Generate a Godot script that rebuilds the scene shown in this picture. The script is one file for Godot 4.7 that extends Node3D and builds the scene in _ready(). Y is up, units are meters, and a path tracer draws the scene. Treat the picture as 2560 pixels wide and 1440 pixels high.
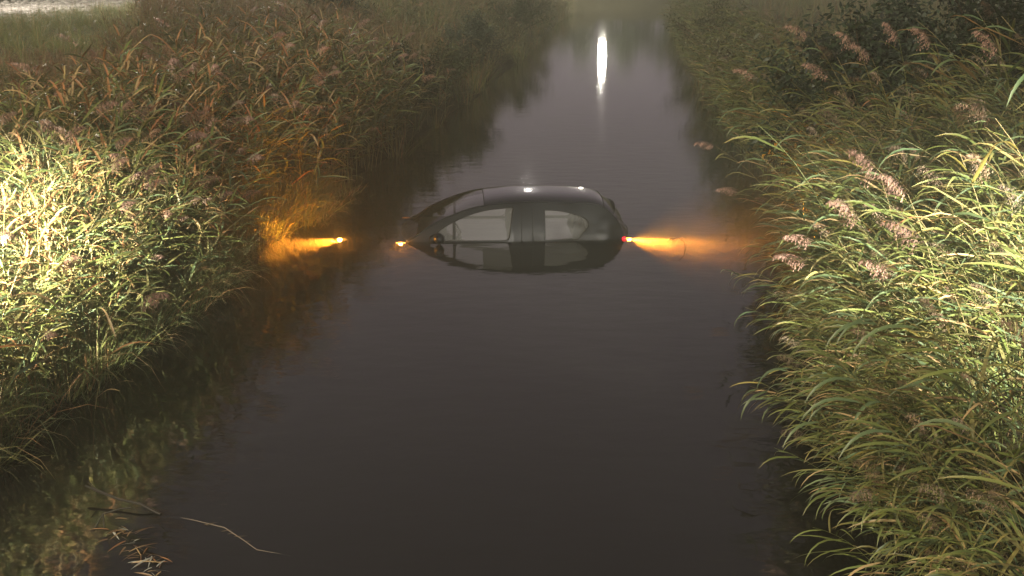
extends Node3D

const DEG := PI / 180.0
var rng := RandomNumberGenerator.new()
var used := {}
var lift := FastNoiseLite.new()
var M := {}

# ---------------------------------------------------------------- helpers
func numbered(called: String) -> String:
	var n: int = used.get(called, 0)
	used[called] = n + 1
	return called if n == 0 else "%s_%03d" % [called, n]

func tag(o: Node, label: String, category: String, group := "", kind := ""):
	if label: o.set_meta("label", label)
	if category: o.set_meta("category", category)
	if group: o.set_meta("group", group)
	if kind: o.set_meta("kind", kind)
	return o

func thing(called: String, label: String, category: String, at := Vector3.ZERO, turn := 0.0, group := "") -> Node3D:
	var o := Node3D.new()
	o.name = numbered(called)
	add_child(o, true)
	o.position = at
	o.rotation.y = turn
	tag(o, label, category, group)
	return o

func obj(called: String, st, m: Material, parent: Node) -> MeshInstance3D:
	var o := MeshInstance3D.new()
	o.name = called
	if st is SurfaceTool:
		st.generate_normals()
		o.mesh = st.commit()
	else:
		o.mesh = st
	o.material_override = m
	parent.add_child(o, true)
	return o

func begin() -> SurfaceTool:
	var st := SurfaceTool.new()
	st.begin(Mesh.PRIMITIVE_TRIANGLES)
	return st

func tri(st: SurfaceTool, a: Vector3, b: Vector3, c: Vector3):
	st.add_vertex(a); st.add_vertex(b); st.add_vertex(c)

func quad(st: SurfaceTool, a: Vector3, b: Vector3, c: Vector3, d: Vector3):
	tri(st, a, b, c)
	tri(st, a, c, d)

func box(st: SurfaceTool, c: Vector3, s: Vector3, b := Basis()):
	var v := []
	for i in 8:
		v.append(c + b * (s * 0.5 * Vector3(1 if i & 1 else -1, 1 if i & 2 else -1, 1 if i & 4 else -1)))
	for f in [[0, 1, 3, 2], [5, 4, 6, 7], [4, 0, 2, 6], [1, 5, 7, 3], [2, 3, 7, 6], [4, 5, 1, 0]]:
		st.set_smooth_group(-1)
		quad(st, v[f[0]], v[f[2]] if false else v[f[1]], v[f[2]], v[f[3]])
	st.set_smooth_group(0)

func ring_basis(d: Vector3) -> Basis:
	var up := Vector3.UP if absf(d.y) < 0.95 else Vector3.RIGHT
	var x := up.cross(d).normalized()
	return Basis(x, d.cross(x).normalized(), d)

func tube(st: SurfaceTool, pts: PackedVector3Array, radii: PackedFloat32Array, sides := 5):
	var rings := []
	for i in pts.size():
		var d := (pts[mini(i + 1, pts.size() - 1)] - pts[maxi(i - 1, 0)]).normalized()
		var b := ring_basis(d)
		var r := PackedVector3Array()
		for k in sides:
			var a := TAU * k / sides
			r.append(pts[i] + (b.x * cos(a) + b.y * sin(a)) * radii[i])
		rings.append(r)
	for i in pts.size() - 1:
		for k in sides:
			var n := (k + 1) % sides
			quad(st, rings[i][k], rings[i + 1][k], rings[i + 1][n], rings[i][n])

func ball(st: SurfaceTool, c: Vector3, r: Vector3, b := Basis(), nu := 12, nv := 8):
	for j in nv:
		for i in nu:
			var p := []
			for q in [[i, j], [i, j + 1], [i + 1, j + 1], [i + 1, j]]:
				var a: float = TAU * (q[0] % nu) / nu
				var e: float = PI * q[1] / nv - PI / 2
				p.append(c + b * (Vector3(cos(a) * cos(e), sin(e), sin(a) * cos(e)) * r))
			quad(st, p[0], p[1], p[2], p[3])

func grid(st: SurfaceTool, rows: Array):
	for i in rows.size() - 1:
		for k in rows[i].size() - 1:
			quad(st, rows[i][k], rows[i + 1][k], rows[i + 1][k + 1], rows[i][k + 1])

func curve(t: float, xs: Array) -> float:      # piecewise smooth interpolation of [x, y] pairs
	if t <= xs[0][0]: return xs[0][1]
	for i in xs.size() - 1:
		if t <= xs[i + 1][0]:
			var f: float = (t - xs[i][0]) / (xs[i + 1][0] - xs[i][0])
			var a: Array = xs[maxi(i - 1, 0)]
			var d: Array = xs[mini(i + 2, xs.size() - 1)]
			return cubic_interpolate_in_time(xs[i][1], xs[i + 1][1], a[1], d[1], f, xs[i + 1][0] - xs[i][0], a[0] - xs[i][0], d[0] - xs[i][0])
	return xs[-1][1]

func mat(c: Color, rough := 0.7, spec := 0.5) -> StandardMaterial3D:   # c is linear
	var m := StandardMaterial3D.new()
	m.albedo_color = c.linear_to_srgb()
	m.roughness = rough
	m.metallic_specular = spec
	return m

func plant_mat(rough: float, back: float, spec := 0.5) -> StandardMaterial3D:
	var m := StandardMaterial3D.new()
	m.vertex_color_use_as_albedo = true
	m.roughness = rough
	m.metallic_specular = spec
	m.backlight_enabled = true
	m.backlight = Color(back, back, back)
	return m

func noise_tex(freq: float, oct: int, sd: int, size := 512, normal := false, bump := 4.0) -> NoiseTexture2D:
	var n := FastNoiseLite.new()
	n.seed = sd
	n.noise_type = FastNoiseLite.TYPE_SIMPLEX_SMOOTH
	n.frequency = freq
	n.fractal_octaves = oct
	var t := NoiseTexture2D.new()
	t.width = size
	t.height = size
	t.seamless = true
	t.noise = n
	t.as_normal_map = normal
	t.bump_strength = bump
	return t

# ---------------------------------------------------------------- terrain
const LEFT_EDGE := [[-130.0, 6.5], [-72.0, 2.2], [-50.0, 0.5], [-39.0, -0.7], [-31.0, -1.5], [-26.0, -2.2], [-21.0, -2.85], [-17.5, -3.15], [-16.0, -3.65], [-13.4, -3.75], [-11.5, -3.95], [-9.3, -4.2], [-8.2, -4.2], [-7.4, -4.4], [-4.0, -4.9], [12.0, -5.3]]
const RIGHT_EDGE := [[-130.0, 16.2], [-64.0, 8.7], [-41.0, 6.4], [-30.0, 5.3], [-23.5, 4.7], [-20.0, 4.6], [-16.0, 4.3], [-14.0, 3.85], [-12.0, 3.45], [-10.0, 3.1], [-8.0, 2.66], [-4.0, 2.6], [12.0, 3.2]]
const END_Z := -110.0

func left_x(z: float) -> float: return curve(z, LEFT_EDGE) + 0.22 * lift.get_noise_1d(z * 7.0) + 0.15 * lift.get_noise_1d(z * 19.0 + 50.0)
func right_x(z: float) -> float: return curve(z, RIGHT_EDGE) - 0.22 * lift.get_noise_1d(z * 7.0 + 900.0) - 0.15 * lift.get_noise_1d(z * 19.0 + 400.0)

func outside(x: float, z: float) -> float:
	var d := maxf(left_x(z) - x, x - right_x(z))
	return maxf(d, END_Z - z)

func ground_y(x: float, z: float) -> float:
	var d := outside(x, z)
	var n := lift.get_noise_2d(x * 3.0, z * 3.0)
	if d < 0.0:
		return -minf(1.6, 0.08 - d * 1.1) + n * 0.05
	var top := 2.45 if x < left_x(z) + 2.0 else 1.6
	return top * (1.0 - exp(-d / 3.6)) - 0.08 * exp(-d) + n * 0.10 * minf(1.0, d)

func build_ground():
	var zs := []
	var z := 14.0
	while z > -175.0:
		zs.append(z)
		z -= 0.5 if z > -24.0 else 1.5 if z > -60.0 else 4.0
	var us := []
	for k in 34: us.append(-70.0 * pow(1.0 - k / 34.0, 2.2) - 0.0)
	for k in 13: us.append(k / 12.0)
	for k in 34: us.append(1.0 + 70.0 * pow((k + 1) / 34.0, 2.2))
	var v := PackedVector3Array()
	var nn := PackedVector3Array()
	var idx := PackedInt32Array()
	for zz in zs:
		var l := left_x(zz)
		var r := right_x(zz)
		for u in us:
			var x: float = l + u if u <= 0.0 else r + u - 1.0 if u >= 1.0 else lerpf(l, r, u)
			v.append(Vector3(x, ground_y(x, zz), zz))
			nn.append(Vector3(ground_y(x - 0.1, zz) - ground_y(x + 0.1, zz), 0.2, ground_y(x, zz - 0.1) - ground_y(x, zz + 0.1)).normalized())
	var w := us.size()
	for i in zs.size() - 1:
		for k in w - 1:
			var a := i * w + k
			idx.append_array([a, a + w, a + 1, a + 1, a + w, a + w + 1])
	var arr := []
	arr.resize(Mesh.ARRAY_MAX)
	arr[Mesh.ARRAY_VERTEX] = v
	arr[Mesh.ARRAY_NORMAL] = nn
	arr[Mesh.ARRAY_INDEX] = idx
	var me := ArrayMesh.new()
	me.add_surface_from_arrays(Mesh.PRIMITIVE_TRIANGLES, arr)
	var m := mat(Color(1, 1, 1), 0.95, 0.2)
	var t := noise_tex(0.02, 5, 3)
	var ramp := Gradient.new()
	ramp.set_color(0, Color(0.020, 0.017, 0.009).linear_to_srgb())
	ramp.set_color(1, Color(0.060, 0.050, 0.026).linear_to_srgb())
	t.color_ramp = ramp
	m.albedo_texture = t
	m.uv1_triplanar = true
	m.uv1_world_triplanar = true
	m.uv1_scale = Vector3(0.5, 0.5, 0.5)
	var o := MeshInstance3D.new()
	o.name = "ground"
	o.mesh = me
	o.material_override = m
	add_child(o)
	tag(o, "dark soil of the two canal banks", "", "", "structure")

func build_water():
	var m := mat(Color(0.005, 0.005, 0.005), 0.045, 0.5)
	m.albedo_color.a = 0.80
	m.transparency = BaseMaterial3D.TRANSPARENCY_ALPHA
	m.normal_enabled = true
	m.normal_texture = noise_tex(0.008, 4, 11, 1024, true, 8.0)
	m.normal_scale = 0.075
	m.uv1_triplanar = true
	m.uv1_world_triplanar = true
	m.uv1_scale = Vector3(0.16, 0.16, 0.30)
	var st := begin()
	var rows := []
	var z := 13.0
	while z > END_Z - 2.0:
		rows.append([Vector3(left_x(z) - 0.6, 0, z), Vector3(right_x(z) + 0.6, 0, z)])
		z -= 1.0
	grid(st, rows)
	var o := obj("water", st, m, self)
	tag(o, "still dark canal water", "", "", "structure")
	# the silt that hangs in the water: it makes the lamps' beams visible
	var fog := FogVolume.new()
	fog.name = "murky_water"
	fog.shape = RenderingServer.FOG_VOLUME_SHAPE_BOX
	fog.size = Vector3(9.5, 1.5, 20.0)
	fog.position = Vector3(0.2, -0.76, -16.0)
	var fm := FogMaterial.new()
	fm.albedo = Color(0.24, 0.21, 0.15).linear_to_srgb()
	fm.density = 1.15
	fog.material = fm
	add_child(fog)
	tag(fog, "brown silt hanging in the canal water", "", "", "stuff")

# ---------------------------------------------------------------- plants
func blade(st: SurfaceTool, p: Vector3, dir: Vector3, length: float, width: float, sag: float, c0: Color, c1: Color, segs := 6, twist := 0.0, fold := 0.25, hold := 0.0):
	var d := dir.normalized()
	var rows := []
	var cols := []
	var step := length / segs
	for i in segs + 1:
		var t := float(i) / segs
		var side := d.cross(Vector3.UP)
		if side.length() < 0.05: side = Vector3(1, 0, 0.3)
		side = side.normalized().rotated(d, twist * (0.4 + t))
		var n := side.cross(d).normalized()
		var w := width * (0.45 + 0.55 * minf(1.0, t * 4.0)) * pow(1.0 - pow(t, 1.7), 0.8)
		rows.append([p - side * w * 0.5 + n * w * fold, p, p + side * w * 0.5 + n * w * fold])
		cols.append(c0.lerp(c1, smoothstep(0.55, 1.0, t)))
		p += d * step
		d = (d + Vector3.DOWN * sag / segs * (0.0 if t < hold else 1.0 + t)).normalized()
	for i in segs:
		for k in 2:
			var a: Vector3 = rows[i][k]
			var b: Vector3 = rows[i + 1][k]
			var c: Vector3 = rows[i + 1][k + 1]
			var e: Vector3 = rows[i][k + 1]
			st.set_color(cols[i]); st.add_vertex(a)
			st.set_color(cols[i + 1]); st.add_vertex(b)
			st.set_color(cols[i + 1]); st.add_vertex(c)
			if i < segs:
				st.set_color(cols[i]); st.add_vertex(a)
				st.set_color(cols[i + 1]); st.add_vertex(c)
				st.set_color(cols[i]); st.add_vertex(e)

func ribbon(st: SurfaceTool, pts: Array, w: float, c: Color, side: Vector3):
	st.set_color(c)
	for i in pts.size() - 1:
		var a: Vector3 = pts[i]
		var b: Vector3 = pts[i + 1]
		var w0 := w * (1.0 - 0.6 * i / pts.size())
		var w1 := w * (1.0 - 0.6 * (i + 1) / pts.size())
		quad(st, a - side * w0, b - side * w1, b + side * w1, a + side * w0)

const GREEN := Color(0.125, 0.155, 0.045)
const OLIVE := Color(0.17, 0.16, 0.058)
const BLUE_GREEN := Color(0.10, 0.145, 0.068)
const YELLOW := Color(0.24, 0.21, 0.055)
const STRAW := Color(0.36, 0.26, 0.13)
const RUST := Color(0.27, 0.14, 0.06)
const BROWN := Color(0.15, 0.095, 0.05)

func leaf_colour(dry: float) -> Color:
	if rng.randf() < dry:
		return [STRAW, RUST, YELLOW, BROWN].pick_random() if false else [STRAW, RUST, YELLOW, STRAW][rng.randi() % 4]
	var c: Color = [GREEN, GREEN, OLIVE, BLUE_GREEN][rng.randi() % 4]
	return c * rng.randf_range(0.75, 1.25)

# one reed from base (0,0,0) to tip, its blades flagged towards flag; parts under root, or all in one tool
func reed(root: Node3D, one: SurfaceTool, tip: Vector3, flag: Vector3, blades: int, plume: bool, dry: float, leaf_len := 0.42, first := 0.3, pink := false, sagging := 1.0, wide := 1.0, round := false):
	var h := tip.length()
	var out := Vector3(tip.x, 0, tip.z)
	var path := PackedVector3Array()
	var rad := PackedFloat32Array()
	var n := 9
	for i in n + 1:
		var t := float(i) / n
		path.append(Vector3(0, tip.y * (t + 0.35 * t * (1.0 - t)), 0) + out * pow(t, 1.9))
		rad.append(lerpf(0.0048, 0.0022, t))
	var st := one if one else begin()
	var sc := Color(0.20, 0.17, 0.07) if rng.randf() < 0.6 else Color(0.13, 0.15, 0.05)
	st.set_color(sc)
	tube(st, path, rad, 4)
	if root: obj("stalk", st, M.stalk, root)
	for k in blades:
		var t := lerpf(first, 0.97, (k + rng.randf() * 0.5) / blades)
		var f := t * n
		var i := mini(int(f), n - 1)
		var p: Vector3 = path[i].lerp(path[i + 1], f - i)
		var along := (path[i + 1] - path[i]).normalized()
		var sd := flag.rotated(Vector3.UP, (0.55 if k % 2 else -0.55) + rng.randf_range(-0.5, 0.5))
		if round: sd = flag.rotated(Vector3.UP, k * 2.4 + rng.randf())
		if rng.randf() < 0.12: sd = sd.rotated(Vector3.UP, PI * rng.randf_range(0.6, 1.2))
		var d := (along * rng.randf_range(0.1, 1.1) + sd).normalized()
		var c := leaf_colour(dry)
		var c1 := c.lerp(STRAW if rng.randf() < 0.75 else RUST, 0.40 if rng.randf() < 0.35 else 0.08)
		st = one if one else begin()
		blade(st, p, d, leaf_len * rng.randf_range(0.7, 1.2) * (0.75 + 0.5 * sin(PI * minf(1.0, t * 1.05))), wide * rng.randf_range(0.021, 0.034), rng.randf_range(0.5, 1.8) * sagging, c, c1, 6, rng.randf_range(-0.7, 0.7), 0.22, rng.randf_range(0.0, 0.4))
		if root: obj("leaf", st, M.leaf, root)
	if plume:
		st = one if one else begin()
		panicle(st, path[n], (path[n] - path[n - 1]).normalized(), flag, rng.randf_range(0.24, 0.32), pink)
		if root: obj("plume", st, M.plume, root)

func panicle(st: SurfaceTool, p: Vector3, d: Vector3, flag: Vector3, length: float, pink: bool):
	var base := p
	var spine := []
	for i in 9:
		spine.append(p)
		p += d * length / 8
		d = (d + flag * 0.10 + Vector3.DOWN * 0.10).normalized()
	ribbon(st, spine, 0.0022, Color(0.2, 0.13, 0.07), flag.cross(Vector3.UP).normalized())
	for k in 46:
		var t := float(k) / 46
		var f := t * 7.9
		var q: Vector3 = spine[int(f)].lerp(spine[int(f) + 1], f - int(f))
		var sd := flag.rotated(Vector3.UP, rng.randf_range(-1.1, 1.1))
		var e := (d * 0.3 + sd + Vector3.UP * rng.randf_range(0.1, 0.7)).normalized()
		var l := length * (0.62 - 0.42 * t) * rng.randf_range(0.6, 1.1)
		var tone := rng.randf_range(0.7, 1.35)
		var c := (Color(0.29, 0.185, 0.145) if pink else Color(0.25, 0.185, 0.13)) * tone
		var pts := []
		for i in 5:
			pts.append(q)
			q += e * l / 4
			e = (e + Vector3.DOWN * 0.42).normalized()
		var s := e.cross(Vector3.UP + Vector3(0.1, 0, 0.2)).normalized()
		ribbon(st, pts, 0.0012, c, s)
		for i in 3:      # spikelets
			var a: Vector3 = pts[4].lerp(pts[1], i / 3.0) + Vector3(rng.randf_range(-1, 1), 0, rng.randf_range(-1, 1)) * 0.006
			var b := a + (e + Vector3(rng.randf_range(-0.4, 0.4), -0.3, rng.randf_range(-0.4, 0.4))).normalized() * 0.022
			st.set_color(c * rng.randf_range(0.8, 1.3))
			var m := a.lerp(b, 0.4)
			tri(st, a, m + s * 0.004, b)
			tri(st, a, b, m - s * 0.004)

func tuft_mesh(blades: int, lo: float, hi: float, width: float, spread: float, sag: float, dry: float, heads := 0.0) -> ArrayMesh:
	var st := begin()
	for k in blades:
		var a := rng.randf() * TAU
		var p := Vector3(cos(a), 0, sin(a)) * rng.randf() * 0.14
		var lean := rng.randf() * spread
		var d := Vector3(cos(a) * lean, 1.0, sin(a) * lean)
		var c := leaf_colour(dry)
		var l := rng.randf_range(lo, hi)
		var s := sag * rng.randf_range(0.3, 1.4)
		blade(st, p, d, l, width * rng.randf_range(0.6, 1.3), s, c, c.lerp(STRAW, 0.3 * rng.randf()), 5, rng.randf_range(-0.8, 0.8), 0.2, 0.1)
		if rng.randf() < heads:
			d = Vector3(cos(a) * lean * 0.6, 1.0, sin(a) * lean * 0.6).normalized()
			var q := p + d * l * 0.85
			for i in 9:
				var b := rng.randf() * TAU
				var e := (d + Vector3(cos(b), -0.1, sin(b)) * 0.7).normalized()
				st.set_color(Color(0.21, 0.125, 0.07) * rng.randf_range(0.7, 1.3))
				var r := q + d * 0.02 * i
				var s2 := e.cross(Vector3(0.3, 1, 0.2)).normalized() * 0.004
				tri(st, r - s2, r + e * 0.05, r + s2)
			ribbon(st, [p, p.lerp(q, 0.5) + Vector3(0.01, 0, 0), q + d * 0.15], 0.0025, Color(0.2, 0.14, 0.07), Vector3(1, 0, 0))
	st.generate_normals()
	return st.commit()

func herb_mesh(stems: int, tall: float, leaf: float, tint: Color) -> ArrayMesh:   # weeds with broader pointed leaves
	var st := begin()
	for k in stems:
		var a := rng.randf() * TAU
		var p := Vector3(cos(a), 0, sin(a)) * rng.randf() * 0.15
		var lean := Vector3(cos(a), 0, sin(a)) * rng.randf_range(0.05, 0.35)
		var l := tall * rng.randf_range(0.6, 1.1)
		st.set_color(BROWN)
		tube(st, PackedVector3Array([p, p + lean * l * 0.4 + Vector3.UP * l * 0.5, p + lean * l + Vector3.UP * l]), PackedFloat32Array([0.004, 0.003, 0.0015]), 3)
		for i in 13:
			var t := 0.25 + 0.75 * i / 13.0
			var b := i * 2.4 + rng.randf()
			var q := p + lean * l * t * t + Vector3.UP * l * t
			var c := tint * rng.randf_range(0.7, 1.3)
			blade(st, q, Vector3(cos(b), 0.5, sin(b)), leaf * (1.2 - 0.6 * t) * rng.randf_range(0.7, 1.2), leaf * 0.3, 1.2, c, c, 3, rng.randf_range(-0.5, 0.5), 0.15)
	st.generate_normals()
	return st.commit()

func shrub_meshes(sd: int, leaves: int, size: Vector3, leaf: float, tint: Color) -> Array:
	rng.seed = sd
	var st := begin()
	var wood := begin()
	wood.set_color(Color(0.07, 0.05, 0.035))
	var tips := []
	for k in 26:
		var a := rng.randf() * TAU
		var r := sqrt(rng.randf())
		var tip := Vector3(cos(a) * r * size.x, size.y * rng.randf_range(0.35, 1.0) * (1.0 - 0.35 * r * r), sin(a) * r * size.z)
		var mid := tip * Vector3(0.35, 0.55, 0.35) + Vector3(rng.randf_range(-1, 1), 0, rng.randf_range(-1, 1)) * 0.1
		tube(wood, PackedVector3Array([Vector3(tip.x * 0.06, 0, tip.z * 0.06), mid, tip]), PackedFloat32Array([0.03, 0.016, 0.005]), 4)
		tips.append([mid, tip, rng.randf_range(0.7, 1.25)])
	for k in leaves:
		var q: Array = tips[rng.randi() % tips.size()]
		var t := rng.randf_range(0.15, 1.12)
		var p: Vector3 = q[0].lerp(q[1], t)
		var s := 0.30 * size.x * (0.5 + 0.5 * rng.randf())
		p += Vector3(rng.randfn(), rng.randfn() * 0.7, rng.randfn()) * s * 0.42
		if p.y < 0.05: continue
		var d := Vector3(rng.randf_range(-1, 1), rng.randf_range(-0.9, 0.6), rng.randf_range(-1, 1)).normalized()
		var w := d.cross(Vector3(rng.randf(), 1, rng.randf())).normalized() * leaf * 0.22
		var l := leaf * rng.randf_range(0.7, 1.3)
		st.set_color(tint * float(q[2]) * rng.randf_range(0.7, 1.3))
		tri(st, p, p + d * l * 0.45 + w, p + d * l)
		tri(st, p, p + d * l, p + d * l * 0.45 - w)
	st.generate_normals()
	wood.generate_normals()
	return [st.commit(), wood.commit()]

var EYE := Vector3(0, 3.72, 0)
func seen(p: Vector3, margin := 0.12) -> bool:      # roughly within what the photo could show, with room to step aside
	var f := -p.z
	if f < 2.0: return false
	return absf(p.x) / f < 0.44 + margin and p.z > -112.0

func scatter(parent: Node3D, called: String, meshes: Array, m: Material, spots: Array):   # spots: [pos, yaw, scale, tint, tilt]
	for k in meshes.size():
		var mine := []
		for i in spots.size():
			if i % meshes.size() == k: mine.append(spots[i])
		if mine.is_empty(): continue
		var mm := MultiMesh.new()
		mm.transform_format = MultiMesh.TRANSFORM_3D
		mm.use_colors = true
		mm.mesh = meshes[k]
		mm.instance_count = mine.size()
		for i in mine.size():
			var s: Array = mine[i]
			var b := Basis(Vector3.UP, s[1]) * Basis(Vector3(0, 0, 1), s[4])
			mm.set_instance_transform(i, Transform3D(b.scaled(Vector3.ONE * float(s[2])), s[0]))
			mm.set_instance_color(i, s[3])
		var o := MultiMeshInstance3D.new()
		o.name = called
		o.multimesh = mm
		o.material_override = m
		parent.add_child(o, true)
		o.set_meta("kind", "stuff")

func bank_point(left: bool, z: float, d: float) -> Vector3:
	var x := left_x(z) - d if left else right_x(z) + d
	return Vector3(x, ground_y(x, z) - 0.02, z)

func cap(p: Vector3, s: float, tall: float) -> float:     # the mown slope before the path keeps its plants low
	if p.x > 0.0 or p.x / p.z < 0.30: return s
	var room := 3.68 + p.z * 0.060 - p.y
	if p.x / p.z < 0.345: room += (0.345 - p.x / p.z) * 40.0
	return minf(s, maxf(room / tall, 0.12))

func tint(lo := 0.75, hi := 1.2) -> Color:
	var t := rng.randf_range(lo, hi)
	return Color(t * rng.randf_range(0.92, 1.1), t, t * rng.randf_range(0.85, 1.1))

func stuff(called: String, label: String) -> Node3D:
	var o := Node3D.new()
	o.name = called
	add_child(o, true)
	tag(o, label, "", "", "stuff")
	return o

func toward_water(left: bool) -> float:   # yaw that turns a reed's lean (+x) to the canal
	return 0.0 if left else PI

# ---------------------------------------------------------------- the car
const RAIL := [[-1.13, 0.02], [-0.8, 0.205], [-0.5, 0.345], [-0.15, 0.455], [0.2, 0.500], [0.6, 0.518], [1.0, 0.510], [1.3, 0.496], [1.5, 0.480], [1.66, 0.442], [1.8, 0.34], [1.9, 0.22], [2.0, 0.0]]
func rail(x: float) -> float: return curve(x, RAIL)
func half(x: float) -> float:
	var t := (x - 0.2) / 2.3
	return 0.86 - 0.24 * t * t * t * t - 0.03 * t * t
func flank(x: float, h: float) -> Vector3:
	return Vector3(x, h, half(x) - 0.36 * maxf(h, 0.0) - 0.14 * h * h)

func window_span(x: float) -> Array:
	var front := curve(x, [[-0.80, 0.075], [-0.60, 0.195], [-0.40, 0.295], [-0.07, 0.405], [0.2, 0.443], [0.40, 0.452]])
	if x >= -0.79 and x <= 0.385:
		var low := 0.045
		if x > 0.325: low = 0.045 + (x - 0.325) / 0.06 * 0.40
		return [low - 0.03, maxf(front, low + 0.001)]
	var back := curve(x, [[0.80, 0.415], [1.06, 0.400], [1.30, 0.340], [1.40, 0.300], [1.44, 0.265], [1.455, 0.225]])
	if x >= 0.83 and x <= 1.455:
		var low := 0.045
		if x > 1.30: low = 0.045 + (x - 1.30) / 0.155 * 0.17
		return [low - 0.03, maxf(back, low + 0.001)]
	return []

func build_car():
	var paint := mat(Color(0.006, 0.0065, 0.008), 0.38, 0.22)
	var wet := mat(Color(0.006, 0.0065, 0.008), 0.16, 0.5)      # the roof, washed wet
	wet.clearcoat_enabled = true
	wet.clearcoat = 1.0
	wet.clearcoat_roughness = 0.13
	var trim := mat(Color(0.006, 0.006, 0.006), 0.7, 0.3)
	var cloth := mat(Color(0.008, 0.008, 0.009), 0.9, 0.2)
	var glass := mat(Color(0.03, 0.035, 0.035), 0.03, 0.5)
	glass.transparency = BaseMaterial3D.TRANSPARENCY_ALPHA
	glass.albedo_color.a = 0.06
	var mist := mat(Color(0.42, 0.43, 0.42), 0.12, 0.5)         # panes clouded with breath and drops
	mist.transparency = BaseMaterial3D.TRANSPARENCY_ALPHA
	mist.albedo_color.a = 0.09
	var rubber := mat(Color(0.012, 0.012, 0.012), 0.8)
	var alloy := mat(Color(0.35, 0.35, 0.36), 0.35)
	alloy.metallic = 0.8
	var car := thing("car", "dark hatchback sunk to its window sills in the middle of the canal", "car", Vector3(-0.40, 0.0, -17.05), 2.5 * DEG)
	# cabin: two side panels with window openings, panes, roof, windscreen and rear window
	var cuts := []
	var x := -1.13
	while x < 2.0:
		cuts.append(x)
		x += 0.035
	cuts.append_array([2.0, -0.79, 0.385, 0.3852, 0.83, 0.8298, 1.455, 1.4552, -0.7902, 0.325, 1.30])
	cuts.sort()
	var shell := begin()
	for s in [1.0, -1.0]:
		var flip := Vector3(1, 1, s)
		for depth in [0.0, 0.035]:      # outer skin and inner lining
			var sink := Vector3(0, 0, -depth)
			for i in cuts.size() - 1:
				var a: float = cuts[i]
				var b: float = cuts[i + 1]
				var ga := window_span(a)
				var gb := window_span(b)
				var spans := []
				if ga.size() and gb.size():
					spans = [[-0.06, ga[0], -0.06, gb[0]], [ga[1], rail(a), gb[1], rail(b)]]
				else:
					spans = [[-0.06, rail(a), -0.06, rail(b)]]
				for q in spans:
					var n := 4
					for k in n:
						var f0 := float(k) / n
						var f1 := float(k + 1) / n
						quad(shell, (flank(a, lerpf(q[0], q[1], f0)) + sink) * flip, (flank(a, lerpf(q[0], q[1], f1)) + sink) * flip, (flank(b, lerpf(q[2], q[3], f1)) + sink) * flip, (flank(b, lerpf(q[2], q[3], f0)) + sink) * flip)
	var body := obj("cabin", shell, paint, car)
	for s in [1.0, -1.0]:
		var flip := Vector3(1, 1, s)
		for span in [[-0.79, 0.385, "window"], [0.83, 1.455, "window"]]:
			var pane := begin()
			var edge := PackedVector3Array()
			var under := PackedVector3Array()
			var rows := []
			var n := 22
			for i in n + 1:
				var xx := lerpf(span[0], span[1], float(i) / n)
				var g := window_span(xx)
				rows.append([(flank(xx, g[0]) + Vector3(0, 0, -0.016)) * flip, (flank(xx, lerpf(g[0], g[1], 0.5)) + Vector3(0, 0, -0.016)) * flip, (flank(xx, g[1]) + Vector3(0, 0, -0.016)) * flip])
				edge.append((flank(xx, g[1]) + Vector3(0, 0, -0.003)) * flip)
				under.append((flank(xx, g[0]) + Vector3(0, 0, -0.003)) * flip)
			grid(pane, rows)
			var w := obj("side_window", pane, mist if s > 0.0 else glass, car)
			under.reverse()
			edge.append_array(under)
			edge.append(edge[0])
			var r := PackedFloat32Array()
			r.resize(edge.size())
			r.fill(0.009)
			var seal := begin()
			tube(seal, edge, r, 5)
			obj("window_seal", seal, trim, w)
		var bar := begin()      # quarter light bar
		box(bar, (flank(-0.45, 0.15) + Vector3(0, 0, -0.012)) * flip, Vector3(0.035, 0.25, 0.03), Basis(Vector3.RIGHT, -0.4 * s))
		obj("quarter_light_bar", bar, trim, car)
		var seam := begin()     # door shut lines and the pillar trim
		for q in [[0.50, 0.50], [0.66, 0.66]]:
			var pts := PackedVector3Array()
			for k in 9:
				var h := lerpf(-0.05, rail(q[0]) - 0.055, k / 8.0)
				pts.append((flank(q[0], h) + Vector3(0, 0, 0.0005)) * flip)
			tube(seam, pts, PackedFloat32Array([0.004, 0.004, 0.004, 0.004, 0.004, 0.004, 0.004, 0.004, 0.004]), 4)
		obj("door_seam", seam, trim, car)
		var mirror := begin()
		ball(mirror, Vector3(-0.66, 0.085, s * 0.98), Vector3(0.075, 0.075, 0.115))
		tube(mirror, PackedVector3Array([Vector3(-0.66, 0.05, s * 0.82), Vector3(-0.66, 0.06, s * 0.93)]), PackedFloat32Array([0.025, 0.025]), 6)
		obj("door_mirror", mirror, paint, car)
		var gutter := begin()   # roof rail strip
		var pts2 := PackedVector3Array()
		var rr := PackedFloat32Array()
		for k in 30:
			var xx := lerpf(-1.1, 1.7, k / 29.0)
			pts2.append((flank(xx, rail(xx)) + Vector3(0, 0.004, 0.0)) * flip)
			rr.append(0.011)
		tube(gutter, pts2, rr, 6)
		obj("roof_rail", gutter, paint, car)
	var across := func(xx: float) -> Array:
		var row := []
		var e := flank(xx, rail(xx))
		var k := clampf(-xx / 1.13, 0.0, 1.0)
		var kr := smoothstep(1.5, 2.0, xx)
		var crown := 0.072 * smoothstep(-1.2, 0.3, xx) * (1.0 - 0.5 * kr)
		for j in 25:
			var t := signf(j - 12.0) * pow(absf(j / 12.0 - 1.0), 0.6)
			var u := 1.0 - t * t
			row.append(Vector3(e.x - 0.10 * u * pow(k, 0.8) + 0.09 * u * kr, e.y + crown * (0.45 * (1.0 - t * t) + 0.55 * (1.0 - pow(absf(t), 6.0))), e.z * t))
		return row
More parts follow.
